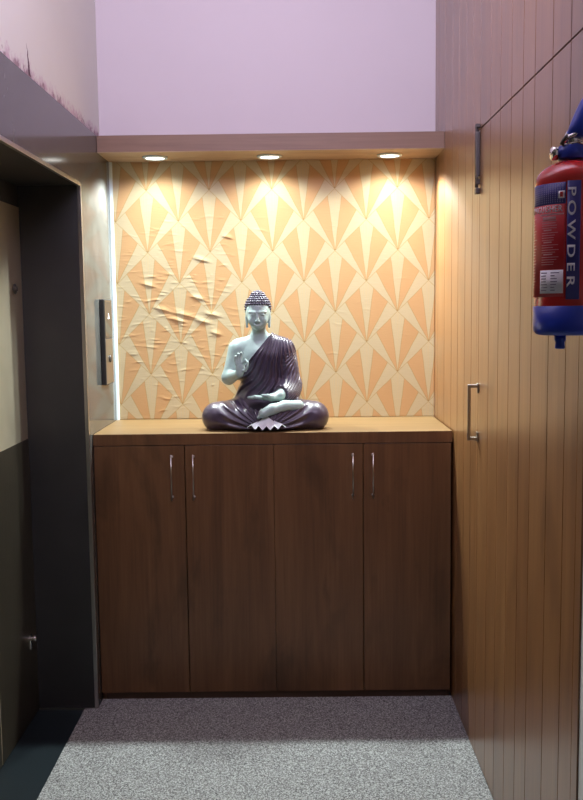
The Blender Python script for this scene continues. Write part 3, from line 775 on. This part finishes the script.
# robe
T = Field(LO, HI, HS); torso(T, 0.0055)
gx, gy, gz = T.ax[0][:, None, None], T.ax[1][None, :, None], T.ax[2][None, None, :]
nrm = (0.767, -0.642)
d = nrm[0]*(gx+0.102)+nrm[1]*(gz-0.247)          # >0 on the draped side
T.f = T.f + np.zeros_like(T.f)
def folds(th, n, sharp=0.6):
    w = 0.5+0.5*np.sin(th*n); return w**sharp
sx0, sz0 = 0.078, 0.464
th = np.arctan2(gx-sx0, sz0-gz); rad = np.sqrt((gx-sx0)**2+(gz-sz0)**2)
amp = 0.0110*np.clip(rad/0.16, 0.3, 1)*np.clip((gz-0.12)/0.05, 0, 1)
fol = amp*folds(th+0.05*np.sin(rad*17+1.0)+0.02*np.sin(rad*41), 58, 1.8)
roll = 0.004*np.exp(-(d/0.007)**2)               # rolled hem along the diagonal
T.f = np.maximum(T.f - fol - roll, -d)
T.f = np.maximum(T.f, -(gz-0.004))
# sleeve over the other arm
A_ = Field(LO, HI, HS); left_arm(A_, 0.008)
A_.cone((0.100, 0.02, 0.17), (0.085, -0.035, 0.140), 0.042, 0.030, 0.03)
A_.ell((0.093, 0.01, 0.135), (0.043, 0.050, 0.05), 0.03)
thA = (gz*1.0 - gx*0.9 - gy*0.55)
A_.f = A_.f - 0.0042*folds(thA+0.012*np.sin(gz*40), 330, 0.6)*np.clip((0.345-gz)/0.05, 0.15, 1)
A_.f = np.maximum(A_.f, (0.030-gx)+0*gz)
# stop the sleeve short of the wrist
A_.f = np.maximum(A_.f, -(gx*0.45+gy*0.9+0.030))
G_ = Field(LO, HI, HS); legs(G_, 0.002)
thL = np.arctan2(np.abs(gx)-0.005, gz-0.015-0.25*np.abs(gx)+0.0*gy)
fade = np.clip((0.205-np.abs(gx))/0.05, 0, 1)*np.clip((np.abs(gx)-0.02)/0.03, 0, 1)*np.clip((-0.0-gy)/0.05, 0, 1)
G_.f = G_.f - 0.0085*folds(thL+1.4*np.abs(gx), 26, 1.2)*fade
G_.f = np.maximum(G_.f, -(gz-0.0))
def smin(a, b, k):
    h_ = np.maximum(k-np.abs(a-b), 0)/k; return np.minimum(a, b)-h_*h_*k*0.25
R_ = Field(LO, HI, HS); R_.f = smin(smin(T.f, A_.f, 0.010), G_.f, 0.012)
R_.f = np.maximum(R_.f, -(gz+0.0*gx+0.0*gy))
np_mesh('robe', *surface_nets(R_), M['robe'], st)
del B, T, A_, G_, R_

# hair: cap with rows of curls and a topknot
bm = bmesh.new()
def hairline(x, y):
    t = min(1.0, max(0.0, (y+0.030)/0.075)); return 0.524-0.058*t**1.3
def dome(c, r, line):
    q = bmesh.ops.create_uvsphere(bm, u_segments=32, v_segments=24, radius=1.0)
    kill = []
    for v in q['verts']:
        v.co = Vector((c[0]+v.co.x*r[0], c[1]+v.co.y*r[1], c[2]+v.co.z*r[2]))
        if line and v.co.z < hairline(v.co.x, v.co.y)-0.003: v.co.z = max(v.co.z, hairline(v.co.x, v.co.y)-0.003) if False else v.co.z; kill.append(v)
    bmesh.ops.delete(bm, geom=kill, context='VERTS')
def curls(c, r, z_lo, z_hi, line, step=0.0105, cr_=0.0060):
    e0 = math.asin(max(-1, (z_lo-c[2])/r[2])); e1 = math.asin(min(1, (z_hi-c[2])/r[2]))
    n = max(1, int(round((e1-e0)*(r[0]+r[2])/2/step)))
    for i in range(n+1):
        e = e0+(e1-e0)*i/n; m = max(1, int(2*math.pi*r[0]*math.cos(e)/step))
        for k in range(m):
            a = 2*math.pi*(k+0.5*(i % 2))/m
            p = Vector((c[0]+r[0]*math.cos(e)*math.cos(a), c[1]+r[1]*math.cos(e)*math.sin(a), c[2]+r[2]*math.sin(e)))
            if line and p.z < hairline(p.x, p.y): continue
            q = bmesh.ops.create_icosphere(bm, subdivisions=1, radius=cr_)
            for v in q['verts']: v.co += p
hc, hr = (HXc, 0.016, 0.511), (0.0535, 0.0605, 0.056)
dome(hc, hr, True); curls(hc, hr, 0.462, 0.553, True)
tc, tr = (HXc, 0.016, 0.556), (0.031, 0.033, 0.024)
dome(tc, tr, False); curls(tc, tr, 0.553, 0.5798, False)
link('hair', bm, M['hair'], st, True)

# pale pleated hem spread under the crossed ankles
bm = bmesh.new(); top, bot = [], []
n = 48
for i in range(n+1):
    s = i/n; x = -0.072+0.160*s
    pl_ = abs(((s*5) % 1)*2-1)                    # pleat phase
    yf = -0.149+0.006*(2*s-1)**2
    zt = 0.064-0.022*(2*s-1)**2
    zb = 0.010+0.016*(1-pl_)+0.010*(2*s-1)**2
    top.append((0.009+(x-0.009)*0.42, yf, zt)); bot.append((x, yf-0.030-0.010*pl_, zb))
def rowv(pts, dy=0.0): return [bm.verts.new((p[0], p[1]+dy, p[2])) for p in pts]
a0, b0, a1, b1 = rowv(top), rowv(bot), rowv(top, 0.02), rowv(bot, 0.02)
for i in range(n):
    bm.faces.new((a0[i], b0[i], b0[i+1], a0[i+1])); bm.faces.new((a1[i+1], b1[i+1], b1[i], a1[i]))
    bm.faces.new((a0[i+1], a1[i+1], a1[i], a0[i])); bm.faces.new((b0[i], b1[i], b1[i+1], b0[i+1]))
bm.faces.new((a0[0], a1[0], b1[0], b0[0])); bm.faces.new((a0[n], b0[n], b1[n], a1[n]))
link('pleated_hem', bm, M['hem'], st)
